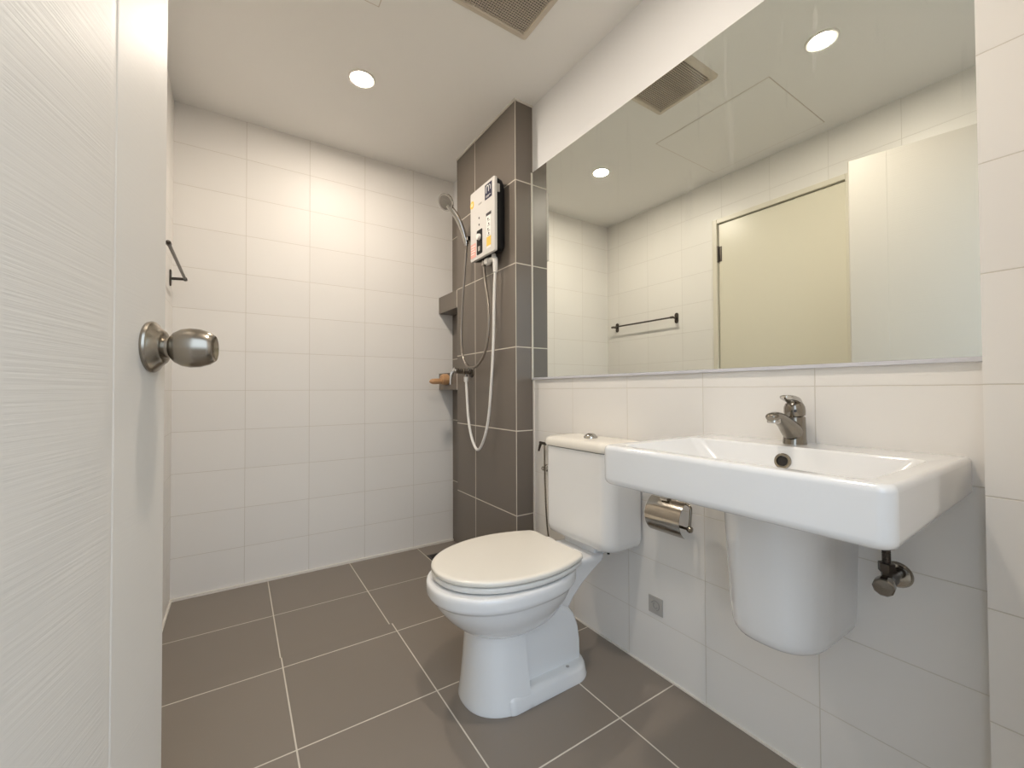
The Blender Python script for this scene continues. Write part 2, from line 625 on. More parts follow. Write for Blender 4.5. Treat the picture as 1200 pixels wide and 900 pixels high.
lathe(bm, (kx, 0.0, kz), (0, -1, 0), [(0.016, 0.0140), (0.0225, 0.0140), (0.0240, 0.0165), (0.028, 0.0212), (0.036, 0.0257), (0.046, 0.0276), (0.057, 0.0268),
      (0.068, 0.0232), (0.0715, 0.0208), (0.0735, 0.0195), (0.0745, 0.0185), (0.0730, 0.0165), (0.0708, 0.012), (0.070, 0.005), (0.070, 0.0)], 40, cap0=False)
dobj('door_knob', bm, M_NICKEL, d2)

# ================================================================== ceiling fittings
LIGHTS = [((0.462, 1.922), 'round recessed downlight in the ceiling over the shower floor'),
          ((0.456, 0.704), 'round recessed downlight in the ceiling near the doorway, seen only in the mirror')]
for (lx, ly), lab in LIGHTS:
    t = thing('ceiling_light', lab, 'ceiling light', (lx, ly, CEIL), 'recessed ceiling downlights')
    bm = new()
    lathe(bm, (lx, ly, CEIL), (0, 0, -1), [(0, 0.058), (0.004, 0.057), (0.006, 0.053), (0.005, 0.047), (0.002, 0.0445)], 40, cap0=False, cap1=False)
    obj('trim_ring', bm, M_RINGW, t)
    bm = new()
    lathe(bm, (lx, ly, CEIL-0.0045), (0, 0, 1), [(0, 0.0435), (0.0015, 0.0435)], 40)
    obj('diffuser', bm, M_LAMP, t)

VX0, VX1, VY0, VY1 = 0.622, 0.958, 1.035, 1.353
t = thing('exhaust_fan', 'square beige exhaust vent with a fine grille in the ceiling', 'vent', (0.79, 1.194, CEIL))
bm = new()
fr = []
for i, z in ((0, CEIL), (0.004, CEIL-0.008), (0.010, CEIL-0.013), (0.026, CEIL-0.014), (0.030, CEIL-0.009), (0.030, CEIL-0.001)):
    fr.append(rrect(VX0+i, VX1-i, VY0+i, VY1-i, max(0.012-i*0.4, 0.001), z, 3))
loft(bm, fr, False, False)
obj('vent_frame', bm, M_VENT, t)
bm = new()
N = 28
gx0, gx1, gy0, gy1 = VX0+0.029, VX1-0.029, VY0+0.029, VY1-0.029
for i in range(1, N):
    x = gx0+(gx1-gx0)*i/N
    box(bm, x-0.0011, x+0.0011, gy0, gy1, CEIL-0.0105, CEIL-0.008)
    y = gy0+(gy1-gy0)*i/N
    box(bm, gx0, gx1, y-0.0013, y+0.0013, CEIL-0.0125, CEIL-0.0085)
obj('grille', bm, M_GRILLE, t, smooth=0)
bm = new()
box(bm, gx0, gx1, gy0, gy1, CEIL-0.002, CEIL-0.0005)
obj('fan_recess', bm, M_HOLE, t, smooth=0)

# access panel, seen in the mirror
t = thing('ceiling_hatch', 'flush square access panel in the ceiling, seen in the mirror', 'access panel', (0.13, 1.225, CEIL))
bm = new()
box(bm, -0.155, 0.424, 0.92, 1.524, CEIL-0.0022, CEIL-0.0005, 0.0008, 1)
obj('panel', bm, M_CEIL, t)
bm = new()
for x0, x1, y0, y1 in ((-0.158, -0.155, 0.917, 1.527), (0.424, 0.427, 0.917, 1.527), (-0.155, 0.424, 0.917, 0.92), (-0.155, 0.424, 1.524, 1.527)):
    box(bm, x0, x1, y0, y1, CEIL-0.001, CEIL-0.0002)
obj('joint', bm, M_GRILLE, t, smooth=0)

# ================================================================== mirror
t = thing('wall_mirror', 'large frameless mirror on the right wall above the basin', 'mirror', (W, 0.913, MIR_Z0))
bm = new()
box(bm, MIR_X, W-0.0005, STUB_Y+0.002, PY0-0.001, MIR_Z0+0.010, MIR_Z1)
bm.normal_update()
for f in bm.faces:
    f.material_index = 0 if f.normal.x < -0.5 else 1
obj('mirror_glass', bm, [M_MIRROR, M_MIRBACK], t, smooth=0)
bm = new()
box(bm, MIR_X-0.003, W, STUB_Y+0.002, PY0-0.001, MIR_Z0, MIR_Z0+0.0095, 0.001, 1)
obj('bottom_channel', bm, M_CLIP, t)

# ================================================================== wash basin
BX0, BX1, BY0, BY1, BZ0, BZ1 = 0.757, W, 0.196, 0.752, 0.742, 0.838
BYC = 0.485
t = thing('wash_basin', 'white rectangular ceramic basin on the right wall below the mirror', 'basin', (W, BYC, BZ0))
bm = new()
rings = []
for dx, z, r in ((0.030, BZ0-0.002, 0.02), (0.014, BZ0-0.0005, 0.02), (0.007, BZ0+0.002, 0.021), (0.003, BZ0+0.006, 0.022), (0.0008, BZ0+0.011, 0.022), (0.0, BZ0+0.017, 0.022), (0.0, BZ0+0.03, 0.022), (0.0, BZ0+0.048, 0.022), (0.0, BZ1-0.012, 0.021),
                 (0.0006, BZ1-0.008, 0.021), (0.0018, BZ1-0.005, 0.021), (0.0038, BZ1-0.0022, 0.020), (0.0065, BZ1-0.0006, 0.019), (0.0095, BZ1, 0.018)):
    ring = rrect(BX0+dx, BX1-0.0005, BY0+dx, BY1-dx, (0.002, r, r, 0.002), z, 10)
    if z < BZ0+0.047:           # the underside rises towards the wall
        ring = [Vector((p.x, p.y, p.z+0.017*min(1, 1.2-(z-BZ0)/0.04)*(p.x-BX0)/(W-BX0))) for p in ring]
    rings.append(ring)
# inside
for x0, x1, y0, y1, z, r in ((0.787, 1.098, BY0+0.034, BY1-0.034, BZ1, 0.026), (0.790, 1.095, BY0+0.037, BY1-0.037, BZ1-0.0015, 0.026),
                             (0.793, 1.092, BY0+0.041, BY1-0.041, BZ1-0.006, 0.028), (0.806, 1.082, BY0+0.072, BY1-0.085, BZ1-0.050, 0.035),
                             (0.818, 1.072, BY0+0.095, BY1-0.110, BZ1-0.066, 0.04), (0.85, 1.04, BY0+0.14, BY1-0.15, BZ1-0.073, 0.05)):
    rings.append(rrect(x0, x1, y0, y1, r, z, 10))
loft(bm, rings, True, True)
obj('bowl', bm, M_CERAMIC, t, smooth=40)
# half pedestal
bm = new()
rings = []


def uring(xf, hw, z, n=14, rr=None, yc=BYC, xb=W-0.0005, p=2.6):
    """front-rounded outline that ends square at xb"""
    pts = [Vector((xb, yc+hw, z))]
    a = min(hw*1.25, (xb-xf)*0.98)
    for i in range(2*n+1):
        an = math.pi/2+math.pi*i/(2*n)
        c, s = math.cos(an), math.sin(an)
        pts.append(Vector((xf+a+a*math.copysign(abs(c)**(2/p), c), yc+hw*math.copysign(abs(s)**(2/p), s), z)))
    pts.append(Vector((xb, yc-hw, z)))
    return pts


for xf, hw, z in ((1.02, 0.070, 0.399), (0.995, 0.083, 0.401), (0.982, 0.0905, 0.406), (0.975, 0.095, 0.415), (0.970, 0.098, 0.43), (0.965, 0.1005, 0.47), (0.957, 0.104, 0.58), (0.950, 0.109, 0.70), (0.948, 0.111, BZ0+0.002)):
    rings.append(uring(xf, hw, z))
loft(bm, rings, True, True)
sh = obj('half_pedestal', bm, M_CERAMIC, t, smooth=40)
# overflow ring
bm = new()
ox = 1.0845
lathe(bm, (ox, 0.482, 0.803), (-1, 0, 0.18), [(-0.004, 0.0185), (0.002, 0.0185), (0.0038, 0.0168), (0.0034, 0.0125), (-0.003, 0.0115)], 28)
ov = obj('overflow_ring', bm, M_NICKEL, t)
bm = new()
lathe(bm, (ox, 0.482, 0.803), (-1, 0, 0.18), [(-0.0025, 0.0112), (0.0018, 0.0112)], 24)
obj('overflow_hole', bm, M_HOLE, ov)
bm = new()
lathe(bm, (0.945, BYC, BZ1-0.074), (0, 0, 1), [(0, 0.026), (0.002, 0.026), (0.003, 0.022), (0.0022, 0.018), (0.004, 0.017), (0.0055, 0.012), (0.006, 0.0)], 28)
obj('drain_plug', bm, M_CHROME, t)

# ------------------------------------------------------------------ faucet
FX, FY, FZ = 1.166, 0.490, BZ1
t = thing('basin_faucet', 'chrome single-lever mixer faucet standing on the rear of the basin', 'faucet', (FX, FY, FZ))
bm = new()
rings = []
for z, rx, ry, ox in ((0, 0.0275, 0.026, 0.0), (0.003, 0.027, 0.0255, 0), (0.015, 0.0255, 0.0245, 0.0), (0.04, 0.0235, 0.0235, 0.002), (0.058, 0.0225, 0.0225, 0.003), (0.066, 0.0222, 0.0222, 0.003), (0.068, 0.0205, 0.0205, 0.003)):
    rings.append([Vector((FX+ox+rx*math.cos(2*math.pi*i/32), FY+ry*math.sin(2*math.pi*i/32), FZ+z)) for i in range(32)])
loft(bm, rings)
body = obj('body', bm, M_CHROME_D, t)
bm = new()
sweep(bm, [(FX+0.004, FY, FZ+0.026), (FX-0.020, FY, FZ+0.036), (FX-0.052, FY, FZ+0.055), (FX-0.088, FY, FZ+0.069), (FX-0.112, FY, FZ+0.070), (FX-0.121, FY, FZ+0.067)],
      [(0.023, 0.026), (0.0215, 0.025), (0.018, 0.017), (0.017, 0.0125), (0.0155, 0.0105), (0.009, 0.006)], 20, 8)
sp = obj('spout', bm, M_CHROME_D, t)
bm = new()
lathe(bm, (FX-0.103, FY, FZ+0.070), (-0.1, 0, -1), [(-0.006, 0.010), (0, 0.0145), (0.013, 0.0145), (0.015, 0.0125), (0.014, 0.010)], 24)
obj('aerator', bm, M_CHROME, sp)
bm = new()
lathe(bm, (FX+0.003, FY, FZ+0.069), (-0.12, 0, 1), [(0, 0.0195), (0.002, 0.0225), (0.012, 0.0232), (0.022, 0.0226), (0.031, 0.019), (0.037, 0.011), (0.038, 0)], 32)
hd = obj('handle_cap', bm, M_CHROME_D, t)
bm = new()
lp = []
for i in range(25):
    a = 2*math.pi*i/24
    u = math.cos(a)
    lp.append((FX-0.014+0.034*u, FY+0.0125*math.sin(a)*(1.0-0.1*u), FZ+0.110-0.011*u-0.006*u*u+0.0))
sweep(bm, lp, [(0.0072, 0.0058)]*25, 10, 2)
obj('lever_loop', bm, M_CHROME, hd)
bm = new()
lathe(bm, (FX-0.019, FY-0.0095, FZ+0.082), (-0.85, -0.5, 0.1), [(0, 0.0035), (0.002, 0.0035), (0.0022, 0)], 14)
obj('indicator_dot', bm, M_INK, hd)

# ------------------------------------------------------------------ stop valve under the basin
VYY, VZ = 0.312, 0.566
t = thing('stop_valve', 'dark chrome angle stop valve on the wall below the right end of the basin', 'valve', (W, VYY, VZ))
bm = new()
lathe(bm, (W, VYY, VZ), (-1, 0, 0), [(0.0005, 0.028), (0.003, 0.0275), (0.007, 0.024), (0.0085, 0.011)], 32)
obj('wall_flange', bm, M_STEEL, t)
bm = new()
lathe(bm, (W-0.006, VYY, VZ), (-1, 0, 0), [(0, 0.0095), (0.03, 0.0095), (0.031, 0.014), (0.052, 0.014), (0.054, 0.009), (0.066, 0.009)], 20)
lathe(bm, (W-0.066, VYY, VZ+0.008), (0, 0, 1), [(0, 0.0095), (0.014, 0.0095), (0.0145, 0.0145), (0.032, 0.0145), (0.033, 0.009)], 6)
obj('valve_body', bm, M_DARKMETAL, t)
bm = new()
lathe(bm, (W-0.070, VYY, VZ), (-1, -0.12, -0.06), [(0, 0.010), (0.003, 0.0165), (0.018, 0.0185), (0.030, 0.0185), (0.033, 0.016), (0.0335, 0)], 10)
obj('valve_handle', bm, M_CHROME_D, t)
bm = new()
sweep(bm, [(W-0.066, VYY, VZ+0.038), (W-0.067, VYY, VZ+0.10), (W-0.066, VYY, BZ0+0.004)], 0.0075, 12, 30, ribs=0.06)
obj('supply_hose', bm, M_DARKMETAL, t)

# ================================================================== toilet
TY = 1.188
t = thing('toilet', 'white close-coupled toilet with ivory lid closed, standing by the right wall', 'toilet', (0.85, TY, 0))


def egg(z, xf, xe, w, n=28, k=0.48):
    """egg-shaped outline, blunter at the rear"""
    xm = xf+(xe-xf)*k
    half = []
    for i in range(n+1):
        a = math.pi*i/n
        c = -math.cos(a)
        if c < 0:
            p = 2.12
            half.append((xm+(xm-xf)*c, w*(max(0, 1-abs(c)**p))**(1/p)))
        else:
            p = 2.5
            half.append((xm+(xe-xm)*c, w*(max(0, 1-abs(c)**p))**(1/p)))
    return [Vector((x, TY+y, z)) for x, y in half] + [Vector((x, TY-y, z)) for x, y in reversed(half[1:-1])]


bm = new()
rings = []
for z, xf, xe, w in ((0.208, 0.660, 0.840, 0.075), (0.214, 0.630, 0.870, 0.098), (0.224, 0.606, 0.890, 0.117), (0.238, 0.584, 0.908, 0.134), (0.256, 0.562, 0.925, 0.149), (0.278, 0.540, 0.942, 0.1625),
                     (0.300, 0.522, 0.957, 0.173), (0.320, 0.509, 0.968, 0.180), (0.333, 0.503, 0.975, 0.183), (0.338, 0.4995, 0.979, 0.1855), (0.342, 0.493, 0.985, 0.190), (0.347, 0.4885, 0.989, 0.1925),
                     (0.355, 0.486, 0.991, 0.1945), (0.372, 0.486, 0.991, 0.1945), (0.380, 0.487, 0.990, 0.194), (0.385, 0.490, 0.987, 0.191), (0.388, 0.496, 0.981, 0.185)):
    rings.append(egg(z, xf, xe, w))
loft(bm, rings)
bowl = obj('bowl', bm, M_CERAMIC, t, smooth=50)
# deck behind the bowl that carries the cistern, drawn in towards the trapway below
bm = new()
rings = []
for z, xb, hw in ((0.16, 0.945, 0.070), (0.22, 0.965, 0.078), (0.26, 0.99, 0.082), (0.30, 1.03, 0.086), (0.335, 1.075, 0.091), (0.355, 1.103, 0.095), (0.364, 1.114, 0.098), (0.380, 1.118, 0.100), (0.386, 1.115, 0.097), (0.388, 1.108, 0.090)):
    rings.append(rrect(0.80, xb, TY-hw, TY+hw, (0.022, 0.01, 0.01, 0.022), z, 6))
loft(bm, rings)
obj('rear_deck', bm, M_CERAMIC, t, smooth=50)
# foot: rounded front column, narrower trapway housing, plinth
bm = new()
rings = []
for z, xf, hw, xb in ((0.0, 0.593, 0.132, 0.765), (0.006, 0.592, 0.133, 0.765), (0.012, 0.594, 0.131, 0.765), (0.06, 0.600, 0.122, 0.763), (0.13, 0.606, 0.112, 0.760), (0.20, 0.611, 0.105, 0.758), (0.25, 0.613, 0.103, 0.757)):
    rings.append(uring(xf, hw, z, yc=TY, xb=xb, p=2.3))
loft(bm, rings)
col = obj('pedestal', bm, M_CERAMIC, t, smooth=45)
bm = new()
prof = [(0.70, 0.0), (1.005, 0.0), (1.005, 0.05), (1.003, 0.12), (0.995, 0.17), (0.978, 0.21), (0.952, 0.24), (0.918, 0.259), (0.88, 0.268), (0.84, 0.272), (0.70, 0.275)]
rings = []
for y, s in ((-0.088, 0.90), (-0.086, 0.94), (-0.080, 0.975), (-0.070, 0.995), (-0.06, 1.0), (0.06, 1.0), (0.07, 0.995), (0.08, 0.975), (0.086, 0.94), (0.088, 0.90)):
    rings.append([Vector((0.82+(x-0.82)*(0.5+0.5*s), TY+y, z*s if z > 0.06 else z)) for x, z in prof])
loft(bm, rings)
obj('trapway', bm, M_CERAMIC, t, smooth=50)
bm = new()
rings = []
for z, i in ((0.0, 0.0), (0.006, -0.001), (0.012, 0.001), (0.034, 0.004), (0.045, 0.010), (0.05, 0.022)):
    rings.append(rrect(0.68, 1.03-i, TY-0.132+i, TY+0.132-i, (0.075, 0.03, 0.03, 0.075), z, 8))
loft(bm, rings)
obj('plinth', bm, M_CERAMIC, t, smooth=50)
bm = new()
for s in (-1,):
    lathe(bm, (0.93, TY+s*0.103, 0.0495), (0, 0, 1), [(0, 0.006), (0.002, 0.0055), (0.003, 0.003), (0.003, 0)], 14)
obj('floor_bolt', bm, M_GREYPL, t)


def lid_ring(z, inset, n=30, xf=0.503, xb=0.972, w=0.197, wb=0.146):
    xf += inset
    xb -= inset*0.6
    w -= inset
    wb -= inset
    xm = 0.775
    half = []
    for i in range(n+1):
        u = 0.5-0.5*math.cos(math.pi*min(i/n*1.0, 1))
        x = xf+(xb-xf)*u
        if x <= xm:
            y = w*max(0, 1-((xm-x)/(xm-xf))**2.1)**(1/2.1)
        else:
            q = (x-xm)/(xb-xm)
            y = w-(w-wb)*q**1.9
            if q > 0.94:
                y -= 0.016*((q-0.94)/0.06)**2
        half.append((x, y))
    return [Vector((x, TY+y+0.004, z)) for x, y in half] + [Vector((x, TY-y+0.004, z)) for x, y in reversed(half[1:])]


def sc(ring, k):
    c = Vector((0.77, TY, 0))
    return [Vector((c.x+(p.x-c.x)*k, c.y+(p.y-c.y)*k, p.z)) for p in ring]


bm = new()
loft(bm, [lid_ring(0.3890, 0.018), lid_ring(0.3915, 0.010), lid_ring(0.396, 0.004), lid_ring(0.405, 0.003), lid_ring(0.4085, 0.006), lid_ring(0.4095, 0.012)])
seat = obj('seat', bm, M_WHITE, t, smooth=50)
bm = new()
loft(bm, [lid_ring(0.4125, 0.010), lid_ring(0.4135, 0.003), lid_ring(0.417, 0.0), lid_ring(0.424, 0.0), lid_ring(0.4275, 0.0025), lid_ring(0.4295, 0.008), lid_ring(0.4303, 0.016), sc(lid_ring(0.4312, 0.016), 0.75), sc(lid_ring(0.4318, 0.016), 0.4)])
obj('lid', bm, M_SEAT, t, smooth=50)
for s in (-1, 1):
    bm = new()
    box(bm, 0.965, 1.008, TY+s*0.075-0.022, TY+s*0.075+0.022, 0.3885, 0.412, 0.006, 3)
    obj('seat_hinge', bm, M_WHITE, t)
# cistern
TX0, TX1, TW = 1.040, 1.205, 0.180
TYC = 1.175


def tank_ring(z, i, bow=0.010):
    ring = rrect(TX0+i, TX1-i*0.3, TYC-TW+i, TYC+TW-i, (0.014, 0.045, 0.045, 0.014), z, 8)
    out = []
    for p in ring:
        k = max(0, (1.12-p.x)/(1.12-TX0))
        out.append(Vector((p.x-bow*k*max(0, 1-((p.y-TYC)/TW)**2), p.y, p.z)))
    return out


bm = new()
loft(bm, [tank_ring(0.414, 0.035), tank_ring(0.416, 0.018), tank_ring(0.422, 0.008), tank_ring(0.434, 0.002), tank_ring(0.45, 0.0), tank_ring(0.60, 0.0), tank_ring(0.7545, 0.0)])
tank = obj('cistern', bm, M_TANK, t, smooth=50)
bm = new()
loft(bm, [tank_ring(0.757, 0.002), tank_ring(0.7585, -0.005), tank_ring(0.768, -0.008), tank_ring(0.780, -0.006), tank_ring(0.787, 0.0), tank_ring(0.791, 0.010), tank_ring(0.793, 0.03), tank_ring(0.794, 0.06)])
tl = obj('cistern_lid', bm, M_SEAT, t, smooth=50)
bm = new()
lathe(bm, (1.12, 1.165, 0.793), (0, 0, 1), [(0, 0.027), (0.004, 0.027), (0.008, 0.025), (0.008, 0.022), (0.014, 0.018), (0.018, 0.010), (0.019, 0)], 28)
obj('flush_button', bm, M_CHROME, tl)
bm = new()
box(bm, 1.075, 1.185, TY-0.085, TY+0.085, 0.375, 0.4145, 0.01, 3)
obj('coupling', bm, M_CERAMIC, t)
bm = new()
lathe(bm, (1.10, TYC-0.115, 0.4145), (0, 0, -1), [(0, 0.008), (0.006, 0.008), (0.007, 0.005), (0.02, 0.005)], 12)
obj('tank_bolt', bm, M_BLACK, t)

# ------------------------------------------------------------------ small sprayer beside the cistern
SX, SY = 1.192, 1.55
t = thing('bidet_sprayer', 'slim bidet sprayer on the wall between cistern and dark pillar', 'bidet sprayer', (W, SY, 0.6))
bm = new()
sweep(bm, [(SX-0.006, SY+0.030, 0.690), (SX-0.004, SY+0.024, 0.712), (SX-0.002, SY+0.020, 0.726)], [0.0045, 0.006, 0.007], 12, 6)
sweep(bm, [(SX, SY+0.028, 0.729), (SX, SY-0.016, 0.727)], 0.0065, 12, curve=False)
obj('spray_head', bm, M_DARKMETAL, t)
bm = new()
lathe(bm, (W, SY, 0.612), (-1, 0, 0), [(0.0005, 0.018), (0.006, 0.017), (0.010, 0.011), (0.030, 0.010), (0.036, 0.006)], 20)
obj('wall_holder', bm, M_CHROME, t)
bm = new()
sweep(bm, [(SX, SY-0.006, 0.728), (SX-0.002, SY-0.008, 0.66), (SX-0.003, SY-0.012, 0.55), (SX-0.003, SY-0.02, 0.42), (SX-0.002, SY-0.03, 0.33), (SX+0.006, SY-0.032, 0.28)], 0.0038, 10, 20, ribs=0.05)
obj('spray_hose', bm, M_CHROME_D, t)

# ================================================================== paper holder and wall plate
t = thing('toilet_paper_holder', 'shiny steel toilet paper holder with curved flap, below the left end of the basin', 'paper holder', (W, 0.866, 0.612))
bm = new()
box(bm, W-0.006, W-0.0005, 0.842, 0.892, 0.592, 0.636, 0.003, 2)
box(bm, W-0.048, W-0.005, 0.853, 0.881, 0.608, 0.628, 0.004, 2)
obj('wall_bracket', bm, M_CHROME, t)
bm = new()
outer, inner = [], []
cov = []
for i in range(13):
    s = i/12
    a = math.radians(55-103*s)
    cov.append((1.218-0.088*math.cos(a), 0.564+0.070*math.sin(a)))
rings = []
for y in (0.797, 0.926):
    rings.append([Vector((x, y, z)) for x, z in cov] + [Vector((x+0.0012, y, z-0.0006)) for x, z in reversed(cov)])
loft(bm, rings)
obj('flap', bm, M_STEEL, t, smooth=50)
bm = new()
box(bm, 1.150, 1.180, 0.853, 0.881, 0.617, 0.6275, 0.002, 2)
obj('flap_hinge', bm, M_CHROME, t)
bm = new()
sweep(bm, [(1.170, 0.856, 0.619), (1.170, 0.80, 0.618), (1.168, 0.783, 0.612), (1.165, 0.7795, 0.598), (1.160, 0.7795, 0.560), (1.159, 0.7797, 0.548)], 0.004, 12, 8)
rod = obj('arm', bm, M_CHROME_D, t)
bm = new()
sweep(bm, [(1.159, 0.7795, 0.546), (1.159, 0.90, 0.546)], 0.0045, 12, curve=False)
lathe(bm, (1.159, 0.786, 0.546), (0, -1, 0), [(0, 0.004), (0.001, 0.0085), (0.007, 0.0105), (0.013, 0.0085), (0.016, 0)], 20)
obj('roller_rod', bm, M_CHROME_D, t)

t = thing('wall_plate', 'small square grey plate with round emblem, low on the right wall', 'wall plate', (W, 0.95, 0.23))
bm = new()
box(bm, W-0.004, W-0.0003, 0.921, 0.979, 0.199, 0.259, 0.0018, 2)
obj('plate', bm, M_GREYPL, t)
bm = new()
for r0, a0, a1 in ((0.016, 20, 250), (0.0085, 200, 430)):
    sweep(bm, [(W-0.0042, 0.95+r0*math.cos(math.radians(a0+(a1-a0)*i/16)), 0.229+r0*math.sin(math.radians(a0+(a1-a0)*i/16))) for i in range(17)], 0.0016, 8, 2)
obj('emblem', bm, M_EMBLEM, t)

# ================================================================== towel bar on the left wall
t = thing('towel_bar', 'dark chrome towel bar on the left wall, mostly behind the open door', 'towel rail', (XL, 2.17, 1.497))
for y in (1.886, 2.455):
    bm = new()
    pl = []
    for x, i in ((XL+0.0005, 0.0), (XL+0.004, 0.0), (XL+0.0065, 0.003)):
        pl.append([Vector((x, p.x, p.y)) for p in rrect(y-0.016+i, y+0.016-i, 1.459+i, 1.535-i, 0.0155-i, 0, 6)])
    loft(bm, pl)
    obj('wall_rosette', bm, M_DARKMETAL, t)
    bm = new()
    sweep(bm, [(XL+0.006, y, 1.494), (XL+0.05, y, 1.497), (XL+0.062, y, 1.497)], 0.0065, 12, 5)
    lathe(bm, (XL+0.056, y, 1.497), (0, 1 if y > 2 else -1, 0), [(-0.012, 0.0085), (0.008, 0.0085), (0.014, 0.006), (0.018, 0)], 14)
    obj('arm', bm, M_DARKMETAL, t)
bm = new()
sweep(bm, [(XL+0.056, 1.88, 1.497), (XL+0.056, 2.46, 1.497)], 0.006, 14, curve=False)
obj('rail', bm, M_DARKMETAL, t)

# ================================================================== tiled shelves in the shower recess
for z0, z1, lab in ((1.478, 1.584, 'upper dark-tiled ledge in the recess between pillar and back wall'),
                    (0.980, 1.086, 'lower dark-tiled ledge in the recess between pillar and back wall')):
    bm = new()
    box(bm, 1.108, 1.206, PY1, D-0.0005, z0, z1)
    s = obj('recess_ledge', bm, M_DARKPLAIN, smooth=0)
    tag(s, lab, 'shelf', 'tiled ledges in the shower recess')

bm = new()
pk = (1.108, 2.425, 1.046)
lathe(bm, pk, (-1, 0, -0.04), [(0, 0.031), (0.004, 0.034), (0.03, 0.034), (0.040, 0.031), (0.045, 0.024), (0.047, 0.012)], 24)
lathe(bm, (1.075, 2.425, 1.034), (-1, 0, -0.03), [(0, 0.017), (0.055, 0.0175), (0.070, 0.016), (0.082, 0.011), (0.088, 0.005), (0.089, 0)], 24)
tag(obj('wooden_peg', bm, M_WOOD), 'tan wooden peg sticking out from the lower dark-tiled ledge', 'peg')

# ================================================================== shower: heater
HX, HY0, HY1, HZ0, HZ1 = 1.040, 1.733, 1.984, 1.656, 2.022
t = thing('water_heater', 'silver-fronted shower water heater with black body on the dark pillar', 'water heater', (PX, 1.86, HZ0))
bm = new()


def hring(x, i, r):
    return [Vector((x, p.x, p.y)) for p in rrect(HY0+i, HY1-i, HZ0+i, HZ1-i, r, 0, 6)]


loft(bm, [hring(PX-0.0005, 0.022, 0.03), hring(PX-0.012, 0.010, 0.03), hring(PX-0.026, 0.004, 0.02), hring(HX+0.0155, 0.002, 0.012)])
obj('heater_body', bm, M_BLACK, t)
bm = new()
loft(bm, [hring(HX+0.015, 0.0, 0.008), hring(HX+0.004, 0.0, 0.008), hring(HX+0.001, 0.001, 0.008), hring(HX, 0.004, 0.008)])
cov = obj('front_cover', bm, M_HEATER, t)


def hy(u, v):
    """front cover coordinates: u 0 left .. 1 right as seen, v 0 top .. 1 bottom"""
    return HY1+(HY0-HY1)*u, HZ1+(HZ0-HZ1)*v


def hbox(bm, u0, u1, v0, v1, th=0.0012, m=0, base=0.0):
    y0, z0 = hy(u0, v0)
    y1, z1 = hy(u1, v1)
    box(bm, HX-base-th, HX-base+0.0002, min(y0, y1), max(y0, y1), min(z0, z1), max(z0, z1), mat=m)


bm = new()
hbox(bm, 0.635, 0.905, 0.045, 0.25)
p = obj('energy_sticker', bm, M_NAVY, cov, smooth=0)
bm = new()
yy, zz = hy(0.77, 0.115)
sweep(bm, [(HX-0.0014, yy+0.020, zz-0.018), (HX-0.0014, yy+0.018, zz+0.010), (HX-0.0014, yy+0.004, zz+0.016), (HX-0.0014, yy-0.004, zz+0.002), (HX-0.0014, yy-0.004, zz-0.016)], 0.0022, 6, 5)
sweep(bm, [(HX-0.0014, yy-0.006, zz+0.012), (HX-0.0014, yy-0.016, zz+0.014), (HX-0.0014, yy-0.022, zz+0.004), (HX-0.0014, yy-0.022, zz-0.012)], 0.0018, 6, 5)
hbox(bm, 0.68, 0.86, 0.205, 0.213, 0.0004, base=0.0012)
hbox(bm, 0.68, 0.80, 0.222, 0.228, 0.0004, base=0.0012)
obj('sticker_mark', bm, M_PAPER, p, smooth=0)
bm = new()
yy, zz = hy(0.085, 0.175)
lathe(bm, (HX, yy, zz), (-1, 0, 0), [(-0.0002, 0.0205), (0.0012, 0.0205)], 28)
p = obj('round_sticker', bm, M_YELLOW, cov, smooth=0)
bm = new()
for k in range(3):
    hbox(bm, 0.05, 0.12, 0.155+0.016*k, 0.162+0.016*k, 0.0004, base=0.0012)
obj('sticker_mark', bm, M_PAPER, p, smooth=0)
bm = new()
for k in range(6):
    hbox(bm, 0.36+0.024*k, 0.377+0.024*k, 0.225, 0.248, 0.0006)
obj('logo_lettering', bm, M_GREYPL, cov, smooth=0)
for v in (0.43, 0.525):
    bm = new()
    yy, zz = hy(0.385, v)
    lathe(bm, (HX, yy, zz), (-1, 0, 0), [(-0.0002, 0.0055), (0.0012, 0.005), (0.0015, 0)], 16)
    obj('indicator_lamp', bm, M_INK, cov)
bm = new()
y0, z0 = hy(0.29, 0.60)
y1, z1 = hy(0.52, 0.945)
loft(bm, [[Vector((x, p.x, p.y)) for p in rrect(y1+i, y0-i, z1+i, z0-i, 0.006, 0, 4)] for x, i in ((HX+0.0002, 0), (HX-0.0016, 0.0004), (HX-0.002, 0.001))])
p = obj('control_panel', bm, M_BLACK, cov)
bm = new()
yy, zz = hy(0.405, 0.705)
lathe(bm, (HX-0.002, yy, zz), (-1, 0, 0), [(-0.0004, 0.017), (0.004, 0.0165), (0.012, 0.014), (0.013, 0.012), (0.013, 0)], 26)
obj('dial', bm, M_PAPER, p)
bm = new()
yy, zz = hy(0.405, 0.87)
box(bm, HX-0.006, HX-0.0018, yy-0.009, yy+0.009, zz-0.012, zz+0.012, 0.002, 2)
obj('power_button', bm, M_GREYPL, p)
bm = new()
hbox(bm, 0.70, 0.86, 0.445, 0.93)
p = obj('instruction_sticker', bm, M_PAPER, cov, smooth=0)
bm = new()
hbox(bm, 0.68, 0.88, 0.445, 0.485, 0.0004, base=0.0012)
for k, v in enumerate((0.53, 0.60, 0.67, 0.73)):
    yy, zz = hy(0.755+0.03*(k % 2), v)
    lathe(bm, (HX-0.0012, yy, zz), (-1, 0, 0), [(-0.0002, 0.0055), (0.0004, 0.0055)], 10)
    hbox(bm, 0.73, 0.83, v+0.024, v+0.030, 0.0004, base=0.0012)
obj('sticker_mark', bm, M_INK, p, smooth=0)
bm = new()
